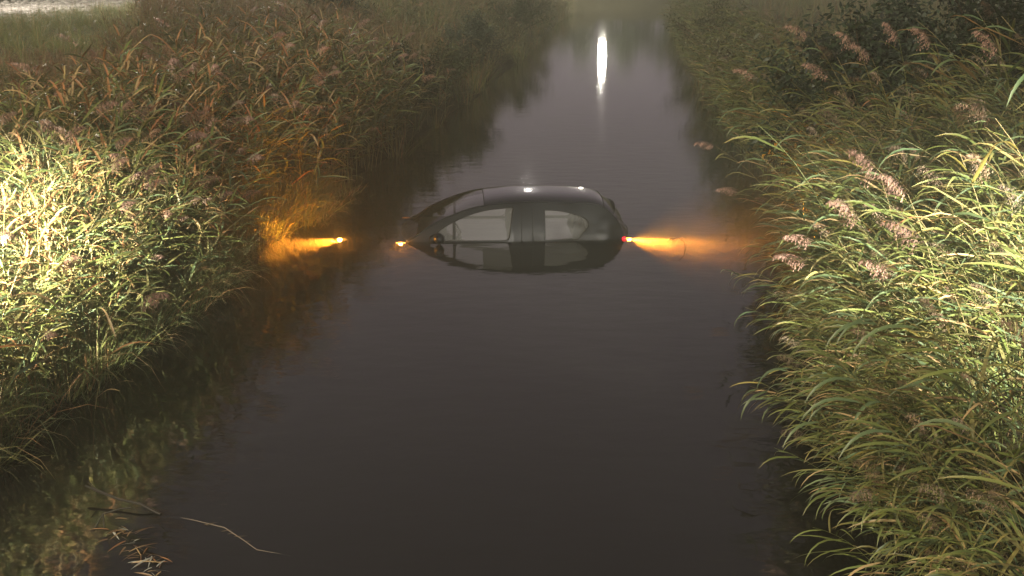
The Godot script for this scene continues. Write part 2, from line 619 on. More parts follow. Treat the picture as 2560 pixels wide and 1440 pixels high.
	for part in [["windscreen", -1.13, -0.02, glass, 16], ["roof", -0.02, 1.68, wet, 34], ["rear_window", 1.68, 2.0, glass, 12]]:
		var st := begin()
		var rows := []
		for i in part[4] + 1:
			rows.append(across.call(lerpf(part[1], part[2], float(i) / part[4])))
		grid(st, rows)
		var o := obj(part[0], st, part[3], car)
		if part[0] != "roof":
			var fr := begin()
			for q in ([rows[-1]] if part[0] == "windscreen" else [rows[0], rows[-1]]):
				var r := PackedFloat32Array()
				r.resize(25)
				r.fill(0.006)
				tube(fr, PackedVector3Array(q), r, 5)
			obj("seal", fr, trim, o)
		else:
			var lining := begin()
			var low := []
			for row in rows:
				low.append(row.map(func(v): return v * Vector3(1, 1, 0.97) + Vector3(0, -0.035, 0)))
			grid(lining, low)
			obj("roof_lining", lining, cloth, o)
	var sp := begin()
	var wing := []
	for j in 15:
		var t := j / 7.0 - 1.0
		var zz := t * 0.60
		var drop := 0.07 * pow(absf(t), 2.5)
		wing.append([Vector3(1.58, 0.452 - drop, zz), Vector3(1.76, 0.428 - drop, zz), Vector3(1.90 - 0.07 * t * t, 0.392 - drop, zz), Vector3(1.885 - 0.07 * t * t, 0.374 - drop, zz), Vector3(1.70, 0.38 - drop, zz)])
	grid(sp, wing)
	obj("spoiler", sp, paint, car)
	# lower body under the water
	var low := begin()
	var rings := []
	for i in 34:
		var xx := lerpf(-2.06, 2.08, i / 33.0)
		var w := half(xx) * (1.0 if absf(xx) < 1.9 else 1.0 - 3.0 * pow(absf(xx) - 1.9, 1.5))
		var top := -0.035 if xx > -1.2 else -0.035 - 0.06 * pow((-xx - 1.2) / 0.86, 1.4)
		var bot := -0.74 + 0.10 * pow(absf(xx) / 2.06, 6)
		var ring := []
		for k in 25:
			var a := TAU * k / 24
			var cx := cos(a)
			var sy := sin(a)
			ring.append(Vector3(xx, lerpf(bot, top, 0.5 + 0.5 * signf(sy) * pow(absf(sy), 0.45)), w * 1.015 * signf(cx) * pow(absf(cx), 0.45)))
		rings.append(ring)
	grid(low, rings)
	for q in [rings[0], rings[-1]]:
		var mid := Vector3(q[0].x, -0.45, 0)
		for k in 24: tri(low, q[k], q[k + 1], mid)
	obj("body", low, paint, car)
	for q in [[-1.32, 1.0], [-1.32, -1.0], [1.22, 1.0], [1.22, -1.0]]:
		var c := Vector3(q[0], -0.63, q[1] * 0.76)
		var ty := begin()
		var loop := PackedVector3Array()
		var r := PackedFloat32Array()
		for k in 25:
			var a := TAU * k / 24
			loop.append(c + Vector3(cos(a), sin(a), 0) * 0.235)
			r.append(0.075)
		tube(ty, loop, r, 8)
		var wheel := obj("wheel", ty, rubber, car)
		var rim := begin()
		for k in 5:
			var b := Basis(Vector3(0, 0, 1), TAU * k / 5)
			box(rim, c + b * Vector3(0, 0.09, 0) + Vector3(0, 0, q[1] * 0.05), Vector3(0.05, 0.17, 0.03), b)
		obj("rim", rim, alloy, wheel)
	# seats, their headrests just above the flood line
	for q in [[0.28, 0.36], [0.28, -0.36], [1.22, 0.38], [1.22, -0.38]]:
		var seat := begin()
		ball(seat, Vector3(q[0] + 0.10, -0.12, q[1]), Vector3(0.10, 0.36, 0.23), Basis(Vector3(0, 0, 1), -0.2))
		ball(seat, Vector3(q[0] - 0.2, -0.42, q[1]), Vector3(0.30, 0.09, 0.25))
		var s := obj("seat", seat, cloth, car)
		var head := begin()
		ball(head, Vector3(q[0] + 0.20, 0.24 if q[0] < 1 else 0.02, q[1]), Vector3(0.06, 0.085, 0.13))
		obj("headrest", head, cloth, s)
	var dash := begin()
	box(dash, Vector3(-0.78, -0.01, 0), Vector3(0.42, 0.12, 1.35))
	obj("dashboard", dash, trim, car)
	var sw := begin()
	var loop := PackedVector3Array()
	var r := PackedFloat32Array()
	var tilt := Basis(Vector3(0, 0, 1), 0.5)
	for k in 21:
		var a := TAU * k / 20
		loop.append(Vector3(-0.38, 0.04, 0.36) + tilt * Vector3(0, cos(a), sin(a)) * 0.18)
		r.append(0.014)
	tube(sw, loop, r, 6)
	obj("steering_wheel", sw, trim, car)
	# lamps: amber indicators front, side and rear, red tail lamps
	for s in [1.0, -1.0]:
		lamp_part(car, "headlight", Vector3(-2.07, -0.018, s * 0.55), Vector3(0.09, 0.018, 0.085), Color(1.0, 0.40, 0.05), 7.0 if s > 0 else 0.0)
		lamp_part(car, "side_indicator", Vector3(-1.20, 0.0, s * 0.862), Vector3(0.07, 0.011, 0.018), Color(1.0, 0.42, 0.05), 7.0 if s > 0 else 0.0)
		lamp_part(car, "tail_indicator", Vector3(2.03, -0.012, s * 0.73), Vector3(0.045, 0.022, 0.05), Color(1.0, 0.45, 0.06), 8.0 if s > 0 else 0.0)
		lamp_part(car, "tail_light", Vector3(1.965, 0.008, s * 0.765), Vector3(0.035, 0.028, 0.04), Color(1.0, 0.02, 0.03), 2.2 if s > 0 else 0.0)
	# the light those lamps give, thrown out along the water
	var near := 1.0
	beam(car, "front_beam", Vector3(-2.08, -0.030, 0.55), Vector3(-1, -0.01, 0.04), 26.0, 330.0)
	beam(car, "rear_beam", Vector3(2.04, -0.012, 0.73), Vector3(1, -0.012, 0.03), 21.0, 850.0)
	beam(car, "rear_spread", Vector3(2.04, -0.008, 0.73), Vector3(1, 0.0, 0.05), 42.0, 170.0)
	glow(car, "front_glow", Vector3(-2.08, 0.010, 0.55), 4.5)
	glow(car, "side_glow", Vector3(-1.20, 0.0, 0.862), 2.2)
	glow(car, "rear_glow", Vector3(2.04, 0.0, 0.73), 0.6)

func lamp_part(car: Node3D, called: String, c: Vector3, r: Vector3, col: Color, power: float):
	var st := begin()
	ball(st, c, r)
	var m := mat(col * 0.08, 0.15)
	m.emission_enabled = true
	m.emission = col.linear_to_srgb()
	m.emission_energy_multiplier = power
	obj(called, st, m, car)

func beam(car: Node3D, called: String, at: Vector3, dir: Vector3, angle: float, energy: float):
	var l := SpotLight3D.new()
	l.name = called
	l.light_color = Color(1.0, 0.345, 0.032).linear_to_srgb()
	l.light_energy = energy
	l.spot_angle = angle
	l.spot_angle_attenuation = 1.0
	l.spot_range = 40.0
	l.spot_attenuation = 2.0
	l.light_size = 0.03
	l.shadow_enabled = true
	car.add_child(l)
	l.position = at
	l.basis = Basis.looking_at(dir)

func glow(car: Node3D, called: String, at: Vector3, energy: float):
	var l := OmniLight3D.new()
	l.name = called
	l.light_color = Color(1.0, 0.345, 0.032).linear_to_srgb()
	l.light_energy = energy
	l.omni_range = 30.0
	l.omni_attenuation = 2.0
	l.light_size = 0.03
	l.shadow_enabled = true
	car.add_child(l)
	l.position = at

# ---------------------------------------------------------------- lamps of the place
func floodlight(label: String, at: Vector3, target: Vector3, angle: float, energy: float, col: Color):
	var base := Vector3(at.x, ground_y(at.x, at.z), at.z)
	var t := thing("floodlight", label, "floodlight", base)
	var metal := mat(Color(0.03, 0.03, 0.03), 0.5)
	var head := at - base
	var b := Basis.looking_at(target - at)
	var st := begin()
	tube(st, PackedVector3Array([Vector3(0, 0, 0), head + Vector3(0, -0.2, 0)]), PackedFloat32Array([0.03, 0.025]), 8)
	obj("pole", st, metal, t)
	for k in 3:
		st = begin()
		var a := TAU * k / 3
		tube(st, PackedVector3Array([Vector3(cos(a) * 0.5, -0.05, sin(a) * 0.5), Vector3(0, 0.6, 0)]), PackedFloat32Array([0.015, 0.015]), 6)
		obj("leg", st, metal, t)
	st = begin()
	box(st, head + b * Vector3(0, 0, 0.06), Vector3(0.36, 0.26, 0.10), b)
	obj("housing", st, metal, t)
	st = begin()
	box(st, head + b * Vector3(0, 0, 0.0), Vector3(0.30, 0.20, 0.012), b)
	var m := mat(Color(0.8, 0.8, 0.8), 0.3)
	m.emission_enabled = true
	m.emission = col.linear_to_srgb()
	m.emission_energy_multiplier = 8.0
	obj("lamp_glass", st, m, t)
	var l := SpotLight3D.new()
	l.name = "flood"
	l.light_color = col.linear_to_srgb()
	l.light_energy = energy
	l.spot_angle = angle
	l.spot_angle_attenuation = 1.0
	l.spot_range = 80.0
	l.spot_attenuation = 2.0
	l.light_size = 0.10
	l.shadow_enabled = true
	t.add_child(l)
	l.position = head + b * Vector3(0, 0, -0.03)
	l.basis = b

func street_lamp(label: String, at: Vector3, height: float, r: Vector3, emit: float, energy: float, col: Color, reach: Vector3):
	var t := thing("street_lamp", label, "street lamp", at, 0.0)
	var metal := mat(Color(0.12, 0.12, 0.12), 0.5)
	var st := begin()
	tube(st, PackedVector3Array([Vector3(0, -0.3, 0) - reach, Vector3(0, height + 0.1, 0) - reach, Vector3(0, height + 0.45, 0) - reach * 0.6, Vector3(0, height + 0.35, 0)]), PackedFloat32Array([0.08, 0.06, 0.04, 0.04]), 8)
	obj("pole", st, metal, t)
	st = begin()
	ball(st, Vector3(0, height + 0.12 + r.y, 0), Vector3(r.x * 1.15, 0.14, r.z * 1.3))
	obj("lamp_hood", st, metal, t)
	st = begin()
	ball(st, Vector3(0, height, 0), r)
	var m := mat(Color(0.8, 0.8, 0.8), 0.3)
	m.emission_enabled = true
	m.emission = col.linear_to_srgb()
	m.emission_energy_multiplier = emit
	obj("lamp_globe", st, m, t)
	var l := OmniLight3D.new()
	l.name = "lamp_light"
	l.light_color = col.linear_to_srgb()
	l.light_energy = energy
	l.omni_range = 200.0
	l.omni_attenuation = 2.0
	l.light_size = 0.2
	l.shadow_enabled = true
	t.add_child(l)
	l.position = Vector3(0, height - r.y - 0.22, 0)

# ----------------------------------------------------------------
func _ready():
	rng.seed = 7
	lift.seed = 5
	lift.frequency = 0.08
	# camera
	var cam := Camera3D.new()
	cam.name = "camera"
	cam.fov = 27.43
	cam.near = 0.05
	cam.far = 600.0
	add_child(cam)
	cam.position = EYE
	cam.rotation = Vector3(-15.17 * DEG, 0, 0)
	cam.current = true
	# night sky lit by a town
	var env := Environment.new()
	env.background_mode = Environment.BG_SKY
	var sm := ProceduralSkyMaterial.new()
	sm.sky_top_color = Color(0.086, 0.070, 0.091).linear_to_srgb()
	sm.sky_horizon_color = Color(0.335, 0.248, 0.342).linear_to_srgb()
	sm.sky_curve = 0.18
	sm.ground_horizon_color = Color(0.05, 0.04, 0.035).linear_to_srgb()
	sm.ground_bottom_color = Color(0.03, 0.025, 0.02).linear_to_srgb()
	sm.sun_angle_max = 1.0
	var sky := Sky.new()
	sky.sky_material = sm
	env.sky = sky
	env.background_energy_multiplier = 1.0
	env.tonemap_mode = Environment.TONE_MAPPER_LINEAR
	env.tonemap_exposure = 1.0
	env.sdfgi_enabled = true
	env.ssao_enabled = true
	env.ssil_enabled = true
	env.fog_enabled = true
	env.fog_density = 0.0036
	env.fog_light_color = Color(0.90, 0.93, 0.86)
	env.volumetric_fog_enabled = true
	env.volumetric_fog_density = 0.0
	var we := WorldEnvironment.new()
	we.name = "world"
	we.environment = env
	add_child(we)
	var moon := DirectionalLight3D.new()
	moon.name = "moon"
	moon.light_energy = 0.72
	moon.light_color = Color(1.0, 0.96, 0.84)
	moon.light_angular_distance = 2.0
	moon.sky_mode = DirectionalLight3D.SKY_MODE_LIGHT_ONLY
	moon.shadow_enabled = true
	add_child(moon)
	moon.rotation = Vector3(-40 * DEG, -28 * DEG, 0)

	M.stalk = plant_mat(0.5, 0.1)
	M.leaf = plant_mat(0.42, 0.35, 0.5)
	M.plume = plant_mat(0.8, 0.3, 0.3)
	M.grass = plant_mat(0.5, 0.35)
	M.shrub = plant_mat(0.5, 0.3)
	M.wood = plant_mat(0.85, 0.0, 0.2)

	build_ground()
	build_water()
	var warm := Color(1.0, 0.80, 0.55)
	floodlight("black floodlight on a tripod at the left bank foot", Vector3(-5.6, 4.4, 0.5), Vector3(-4.95, 1.0, -10.1), 8.0, 7600.0, Color(1.0, 0.92, 0.74))
	floodlight("black floodlight on a tripod at the right bank foot", Vector3(6.2, 4.8, -1.0), Vector3(3.55, 1.75, -8.2), 11.0, 900.0, Color(1.0, 0.93, 0.80))
	street_lamp("street lamp on the left bank crest, lighting both banks", Vector3(-9.0, ground_y(-11.0, 1.0), 1.0), 6.6, Vector3(0.3, 0.1, 0.3), 10.0, 170.0, Color(1.0, 0.78, 0.53), Vector3(2.0, 0, 0))
	street_lamp("distant street lamp past the far end of the canal", Vector3(7.95, 0.6, -106.0), 3.23, Vector3(0.33, 0.30, 0.33), 800.0, 0.5, Color(1.0, 0.93, 0.78), Vector3(-9.0, 0, 5.0))
	street_lamp("tall floodlight mast past the end of the canal, glinting on the car roof", Vector3(1.7, 0.8, -125.0), 21.6, Vector3(0.6, 0.34, 0.5), 170.0, 3.0, Color(1.0, 0.95, 0.86), Vector3(14.0, 0, 1.0))
	street_lamp("street lamp over the pale path on the left bank", Vector3(-15.5, 2.3, -36.0), 5.5, Vector3(0.25, 0.1, 0.25), 12.0, 90.0, Color(1.0, 0.90, 0.80), Vector3(3.0, 0, 0))
	build_plants()
	build_car()

func build_plants():
	# ---- prototypes
	var protos := []
	for k in 11:
		rng.seed = 100 + k
		var h := rng.randf_range(1.5, 2.1)
		var tip := Vector3(h * rng.randf_range(0.18, 0.55), h, rng.randf_range(-0.25, 0.25))
		protos.append([tip, k in [2, 8], 0.55 if k == 10 else 0.07])
	var merged := []
	for k in protos.size():
		rng.seed = 200 + k
		var st := begin()
		reed(null, st, protos[k][0], Vector3(1, 0, 0), 11, protos[k][1], protos[k][2], 0.52, 0.22, false, 1.0, 1.2)
		st.generate_normals()
		merged.append(st.commit())
	var singles := []
	var tangled := []
	for k in 7:
		rng.seed = 150 + k
		var h := rng.randf_range(1.25, 1.85)
		var tip := Vector3(h * rng.randf_range(0.08, 0.4), h, rng.randf_range(-0.2, 0.2))
		tangled.append([tip, k == 3, 0.45 if k == 6 else 0.07])
	var tangled_merged := []
	for k in tangled.size():
		rng.seed = 250 + k
		var st := begin()
		reed(null, st, tangled[k][0], Vector3(1, 0, 0), 12, tangled[k][1], tangled[k][2], 0.37, 0.22, true, 0.75, 1.05, true)
		st.generate_normals()
		tangled_merged.append(st.commit())
	var tangled_singles := []
	for k in tangled.size():
		rng.seed = 250 + k
		var root := Node3D.new()
		root.name = "reed"
		reed(root, null, tangled[k][0], Vector3(1, 0, 0), 12, tangled[k][1], tangled[k][2], 0.37, 0.22, true, 0.75, 1.05, true)
		tangled_singles.append(root)
	for k in protos.size():
		rng.seed = 200 + k
		var root := Node3D.new()
		root.name = "reed"
		reed(root, null, protos[k][0], Vector3(1, 0, 0), 11, protos[k][1], protos[k][2], 0.52, 0.22, false, 1.0, 1.2)
		singles.append(root)
	rng.seed = 31
	var tufts := []
	for k in 4: tufts.append(tuft_mesh(34, 0.45, 0.95, 0.012, 1.0, 0.9, 0.2))
	var drytufts := []
	for k in 3: drytufts.append(tuft_mesh(40, 0.5, 1.1, 0.007, 0.6, 1.0, 0.36, 0.3))
	var finetufts := []
	for k in 3: finetufts.append(tuft_mesh(46, 0.5, 1.0, 0.007, 0.9, 1.9, 0.2))
	var broad := []
	for k in 3: broad.append(tuft_mesh(18, 0.35, 0.75, 0.024, 1.2, 0.5, 0.3))
	var herbs := []
	for k in 3: herbs.append(herb_mesh(5, 0.9, 0.11, [Color(0.06, 0.085, 0.03), Color(0.09, 0.075, 0.04), Color(0.075, 0.10, 0.035)][k]))

	# ---- individual reeds: the nearest of both banks
	var zones := [      # [left bank, how many, from z, to z, place]
		[false, 34, -4.8, -7.2, "beside the darkest water, right bank"],
		[false, 50, -7.2, -9.5, "in the bright patch of the right bank"],
		[false, 40, -9.5, -13.0, "on the right bank before the amber beam"],
		[false, 26, -13.0, -17.5, "where the amber beam meets the bank"],
		[false, 14, -17.5, -22.0, "on the right bank beyond the car's tail"],
		[true, 22, -7.6, -9.3, "on the left bank over its reflected glow"],
		[true, 46, -9.3, -12.0, "in the brightest grass of the left bank"],
		[true, 26, -12.0, -15.0, "on the left bank before the orange light"],
		[true, 18, -15.0, -19.0, "on the left bank by the orange light"],
	]
	for zn in zones:
		for i in zn[1]:
			rng.seed = 1000 + i * 7 + int(zn[2] * -100.0)
			var p := Vector3.ZERO
			var d := 0.0
			for attempt in 8:
				d = (1.7 if zn[0] else 1.3) * pow(rng.randf(), 1.3)
				p = bank_point(zn[0], lerpf(zn[2], zn[3], rng.randf()), d)
				if seen(p, 0.02): break
			var pool: Array = tangled_singles if zn[0] else singles
			var kinds: Array = tangled if zn[0] else protos
			var pick := rng.randi() % pool.size()
			var size := rng.randf_range(0.8, 1.15)
			if not zn[0]: size *= minf(1.1, 0.70 + 0.24 * d) if p.z > -10.5 else 1.08
			var r: Node3D = pool[pick].duplicate()
			r.name = numbered("reed")
			add_child(r, true)
			r.position = p
			r.rotation.y = toward_water(zn[0]) + (rng.randf_range(-2.0, 2.0) if zn[0] else rng.randf_range(-0.9, 0.9))
			r.scale = Vector3.ONE * size
			var look: String = "dry brown reed" if kinds[pick][2] > 0.5 else "plumed green reed" if kinds[pick][1] else "green plumeless reed"
			var way := Vector3(1, 0, 0).rotated(Vector3.UP, r.rotation.y).z
			var label: String = "%s %s %s %s %s" % ["tall" if size > 0.97 else "short", "forward-leaning" if way > 0.3 else "backward-leaning" if way < -0.3 else "sideways-leaning", look, "at the edge" if d < 0.45 else "higher up", zn[4]]
			tag(r, label, "reed", label)
	for s in singles + tangled_singles: s.free()

	# ---- the mass of reeds behind them
	var spots := []
	rng.seed = 77
	for i in 1350:
		var z := -4.2 - 22.0 * pow(rng.randf(), 1.2)
		var d := (3.4 if z > -9.0 else 2.3) * pow(rng.randf(), 1.15)
		var p := bank_point(false, z, d - 0.05)
		if not seen(p): continue
		spots.append([p, PI + rng.randf_range(-1.0, 1.0), rng.randf_range(0.7, 1.2) * (minf(1.1, 0.62 + 0.24 * d) if z > -10.5 else 0.78 + 0.12 * d if z > -15.5 else 0.8), tint(), rng.randf_range(-0.15, 0.3)])
	for i in 220:
		var z := -4.4 - 9.0 * rng.randf()
		var p := bank_point(false, z, 0.45 * rng.randf() - 0.1)
		spots.append([p, PI + rng.randf_range(-0.5, 0.7), rng.randf_range(0.42, 0.72), tint(), rng.randf_range(-0.5, 0.0)])
	for i in 1300:
		var z := -24.0 - 90.0 * pow(rng.randf(), 1.4)
		var p := bank_point(false, z, 2.6 * rng.randf() - 0.1)
		spots.append([p, PI + rng.randf_range(-0.9, 0.9), rng.randf_range(0.6, 0.95), tint(), 0.0])
	scatter(stuff("reeds", "dense bed of green reeds filling the right bank"), "reed_mass", merged, M.leaf, spots)
	spots = []
	for i in 1500:
		var z := -6.0 - 20.0 * rng.randf()
		var p := bank_point(true, z, (4.0 if z > -13.0 else 2.0) * rng.randf() - 0.05)
		if not seen(p): continue
		spots.append([p, rng.randf() * TAU, cap(p, rng.randf_range(0.75, 1.25), 2.0), tint(), rng.randf_range(-0.25, 0.25)])
	for i in 150:
		var z := -7.8 - 6.5 * rng.randf()
		var p := bank_point(true, z, 0.55 * rng.randf() - 0.12)
		spots.append([p, rng.randf_range(-1.2, 1.2), rng.randf_range(0.6, 1.05), tint(), rng.randf_range(-0.35, 0.1)])
	for i in 700:
		var z := -22.0 - 90.0 * pow(rng.randf(), 1.4)
		var p := bank_point(true, z, 5.0 * rng.randf() - 0.1)
		spots.append([p, rng.randf_range(-0.9, 0.9), cap(p, rng.randf_range(0.6, 1.0), 2.0), tint(0.6, 1.0), 0.0])
	scatter(stuff("reeds", "tangled reeds filling the left bank"), "reed_mass", tangled_merged, M.leaf, spots)

	# ---- grasses and weeds
	var lush := []
	var wide := []
	for i in 1300:
		var z := -6.0 - 14.0 * rng.randf()
		var d := 4.0 * pow(rng.randf(), 1.1) - 0.12
		var p := bank_point(true, z, d)
		if not seen(p): continue
		var s := [p, rng.randf() * TAU, rng.randf_range(0.5, 0.9), tint(0.8, 1.3), rng.randf_range(-0.25, 0.25)]
		if rng.randf() < 0.68: wide.append(s)
		else: lush.append(s)
	var g := stuff("grass", "lush grass covering the left bank down to the water")
	scatter(g, "grass_tufts", tufts, M.grass, lush)
	scatter(g, "broad_grass_tufts", broad, M.grass, wide)
	spots = []
	for i in 380:
		var z := -5.0 - 14.0 * rng.randf()
		var p := bank_point(true, z, 0.7 * rng.randf() - 0.15)
		if not seen(p): continue
		spots.append([p, rng.randf() * TAU, rng.randf_range(0.8, 1.3), tint(0.7, 1.1), 0.0])
	scatter(stuff("grass", "fine grass hanging over the left water edge"), "fine_grass_tufts", finetufts, M.grass, spots)
	spots = []
	for i in 3400:
		var z := -11.0 - 26.0 * rng.randf()
		var d := 1.2 + 12.0 * rng.randf()
		var p := bank_point(true, z, d)
		if not seen(p, 0.05) or p.x / p.z > 0.30 and d > 5.2: continue
		spots.append([p, rng.randf() * TAU, cap(p, rng.randf_range(0.7, 1.25), 1.1), tint(0.7, 1.1), rng.randf_range(-0.2, 0.2)])
	scatter(stuff("grass", "brown dry grass with seed heads on the upper left bank"), "dry_grass_tufts", drytufts, M.grass, spots)
	spots = []
	for i in 1700:
		var z := -24.0 - 90.0 * pow(rng.randf(), 1.3)
		var p := bank_point(rng.randf() < 0.6, z, 14.0 * rng.randf() - 0.1)
		if not seen(p, 0.05) or p.x / p.z > 0.28 and outside(p.x, p.z) > 5.0: continue
		spots.append([p, rng.randf() * TAU, cap(p, rng.randf_range(0.9, 1.6), 1.1), tint(0.6, 1.0), 0.0])
	scatter(stuff("grass", "rough grass on the far banks"), "far_grass_tufts", drytufts + tufts, M.grass, spots)
	spots = []
	for i in 900:
		var left := rng.randf() < 0.65
		var z := -8.0 - 24.0 * rng.randf()
		var p := bank_point(left, z, 0.3 + 7.0 * rng.randf())
		if not seen(p, 0.05) or p.x / p.z > 0.3 and outside(p.x, p.z) > 5.2: continue
		spots.append([p, rng.randf() * TAU, cap(p, rng.randf_range(0.8, 1.5), 1.1), tint(0.7, 1.1), 0.0])
	scatter(stuff("weeds", "tall leafy weeds among the bank grass"), "weed_stems", herbs, M.grass, spots)
	# ---- mown verge and the pale path on the crest of the left bank
	spots = []
	for i in 2600:
		var z := -17.0 - 34.0 * rng.randf()
		var p := bank_point(true, z, 4.6 + 7.0 * rng.randf())
		if p.x / p.z < 0.27: continue
		spots.append([p, rng.randf() * TAU, rng.randf_range(0.4, 0.75), tint(1.1, 1.6), 0.0])
	scatter(stuff("grass", "short green verge beside the pale path"), "verge_tufts", finetufts, M.grass, spots)
	build_path()
	build_shrubs()
	build_featured()
	build_litter()
	build_specks(110)

func build_path():
	var m := mat(Color(1, 1, 1), 0.8)
	var t := noise_tex(0.03, 5, 21)
	var ramp := Gradient.new()
	ramp.set_color(0, Color(0.20, 0.175, 0.15).linear_to_srgb())
	ramp.set_color(1, Color(0.42, 0.38, 0.34).linear_to_srgb())
	t.color_ramp = ramp
	m.albedo_texture = t
	m.uv1_triplanar = true
	m.uv1_world_triplanar = true
	m.uv1_scale = Vector3(0.4, 0.4, 0.4)
	var st := begin()
	var rows := []
	var z := -14.0
	while z > -90.0:
		var row := []
		for k in 8:
			var x := left_x(z) - 11.2 - k * 1.0
			row.append(Vector3(x, ground_y(x, z) + 0.05 + 0.05 * sin(PI * k / 7.0), z))
		rows.append(row)
		z -= 1.0
	grid(st, rows)
	var o := obj("path", st, m, self)
	tag(o, "pale worn path on the crest of the left bank", "", "", "structure")
	var stones := []
	for k in 3:
		rng.seed = 600 + k
		var s := begin()
		ball(s, Vector3(0, 0.02, 0), Vector3(0.13, 0.05, 0.10) * rng.randf_range(0.8, 1.2), Basis(), 7, 5)
		s.generate_normals()
		stones.append(s.commit())
	rng.seed = 610
	var spots := []
	for i in 3000:
		var zz := -20.0 - 32.0 * rng.randf()
		var x := left_x(zz) - 11.2 - 7.0 * rng.randf()
		if x / zz < 0.30 or x / zz > 0.6: continue
		var g := rng.randf_range(0.6, 1.3)
		spots.append([Vector3(x, ground_y(x, zz) + 0.07, zz), rng.randf() * TAU, rng.randf_range(0.35, 1.0), Color(0.30, 0.28, 0.25) * g, rng.randf_range(-0.2, 0.2)])
	var sm := mat(Color(1, 1, 1), 0.75)
	sm.vertex_color_use_as_albedo = true
	scatter(stuff("stones", "pale rounded stones strewn over the path"), "path_stones", stones, sm, spots)

func build_shrubs():
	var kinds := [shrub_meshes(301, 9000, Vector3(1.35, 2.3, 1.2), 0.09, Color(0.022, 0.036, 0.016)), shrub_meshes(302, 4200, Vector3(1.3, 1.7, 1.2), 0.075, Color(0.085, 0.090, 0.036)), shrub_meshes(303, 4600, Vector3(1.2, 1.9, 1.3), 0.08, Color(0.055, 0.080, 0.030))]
	var list := [   # left bank?, z, d, kind, scale, label, group
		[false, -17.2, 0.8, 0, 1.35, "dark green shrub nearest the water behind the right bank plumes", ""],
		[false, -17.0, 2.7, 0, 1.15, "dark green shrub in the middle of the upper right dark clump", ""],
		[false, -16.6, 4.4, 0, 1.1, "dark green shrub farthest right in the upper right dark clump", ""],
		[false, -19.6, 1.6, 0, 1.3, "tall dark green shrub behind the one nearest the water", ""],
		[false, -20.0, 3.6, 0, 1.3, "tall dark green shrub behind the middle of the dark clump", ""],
		[false, -13.5, 4.4, 2, 0.9, "mid green shrub at the top right corner beside the dark clump", ""],
		[false, -26.0, 1.0, 1, 1.0, "olive shrub by the water behind the dark right bank shrubs", ""],
		[false, -31.0, 0.9, 1, 1.15, "olive shrub by the water, second of the right bank's olive row", ""],
		[false, -38.0, 0.8, 1, 1.2, "olive shrub by the water, third of the right bank's olive row", ""],
		[false, -48.0, 1.0, 1, 1.4, "olive shrub by the water, farthest of the right bank's olive row", ""],
		[true, -21.5, 0.5, 2, 0.62, "low green shrub on the left bank just beyond the orange light", ""],
		[true, -24.5, 0.7, 2, 0.78, "green shrub on the left bank, second beyond the orange light", ""],
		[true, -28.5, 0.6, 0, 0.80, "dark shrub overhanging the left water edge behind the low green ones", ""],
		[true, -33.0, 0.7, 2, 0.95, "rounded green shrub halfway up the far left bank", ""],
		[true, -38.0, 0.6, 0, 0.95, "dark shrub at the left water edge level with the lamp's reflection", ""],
		[true, -45.0, 0.8, 1, 1.1, "olive shrub on the far left bank past the dark overhanging ones", ""],
		[true, -54.0, 0.8, 2, 1.3, "green shrub on the far left bank near the bend of the water", ""],
		[true, -66.0, 1.0, 1, 1.5, "olive shrub on the far left bank, last before the canal's end", ""],
		[true, -27.0, 3.6, 1, 0.8, "olive shrub up the left slope behind the brown grass", ""],
		[true, -36.0, 4.4, 0, 0.9, "dark shrub up the left slope at the top of the picture", ""],
	]
	for k in list.size():
		var q: Array = list[k]
		var t := thing("shrub", q[5], "shrub", bank_point(q[0], q[1], q[2]), k * 1.7, "")
		t.scale = Vector3.ONE * float(q[4])
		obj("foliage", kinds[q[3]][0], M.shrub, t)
		obj("branches", kinds[q[3]][1], M.wood, t)
	# trees that close the canal, seen only in the water
	for k in 13:
		var x := -16.0 + 4.5 * k
		var t := thing("tree", ["dark tree", "broad dark tree", "tall dark tree"][k % 3] + " past the canal's end, number %d of the row" % (k + 1) if false else "dark tree in the row past the far end of the canal", "tree", Vector3(x, 1.0, END_Z - 9.0 - (k % 3) * 3.0), k * 0.9, "trees past the canal's end")
		var st := begin()
		st.set_color(Color(0.06, 0.045, 0.03))
		tube(st, PackedVector3Array([Vector3(0, -0.5, 0), Vector3(0.05, 1.4, 0), Vector3(0.1, 3.0, 0.1)]), PackedFloat32Array([0.2, 0.15, 0.08]), 7)
		obj("trunk", st, M.wood, t)
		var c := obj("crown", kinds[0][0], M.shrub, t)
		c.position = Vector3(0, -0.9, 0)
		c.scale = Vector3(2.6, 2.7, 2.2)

func featured(tip: Vector3, dx: float, dz: float, blades: int, plume: bool, dry: float, label: String, sd: int, leaf := 0.42, first := 0.35, flag := Vector3.ZERO, pink := true):
	rng.seed = sd
	var bx := tip.x + dx
	var bz := tip.z + dz
	var base := Vector3(bx, ground_y(bx, bz) - 0.02, bz)
	if flag == Vector3.ZERO: flag = Vector3(-signf(dx), 0, 0.15).normalized()
	var t := thing("reed", label, "reed", base)
	reed(t, null, tip - base, flag, blades, plume, dry, leaf, first, pink)

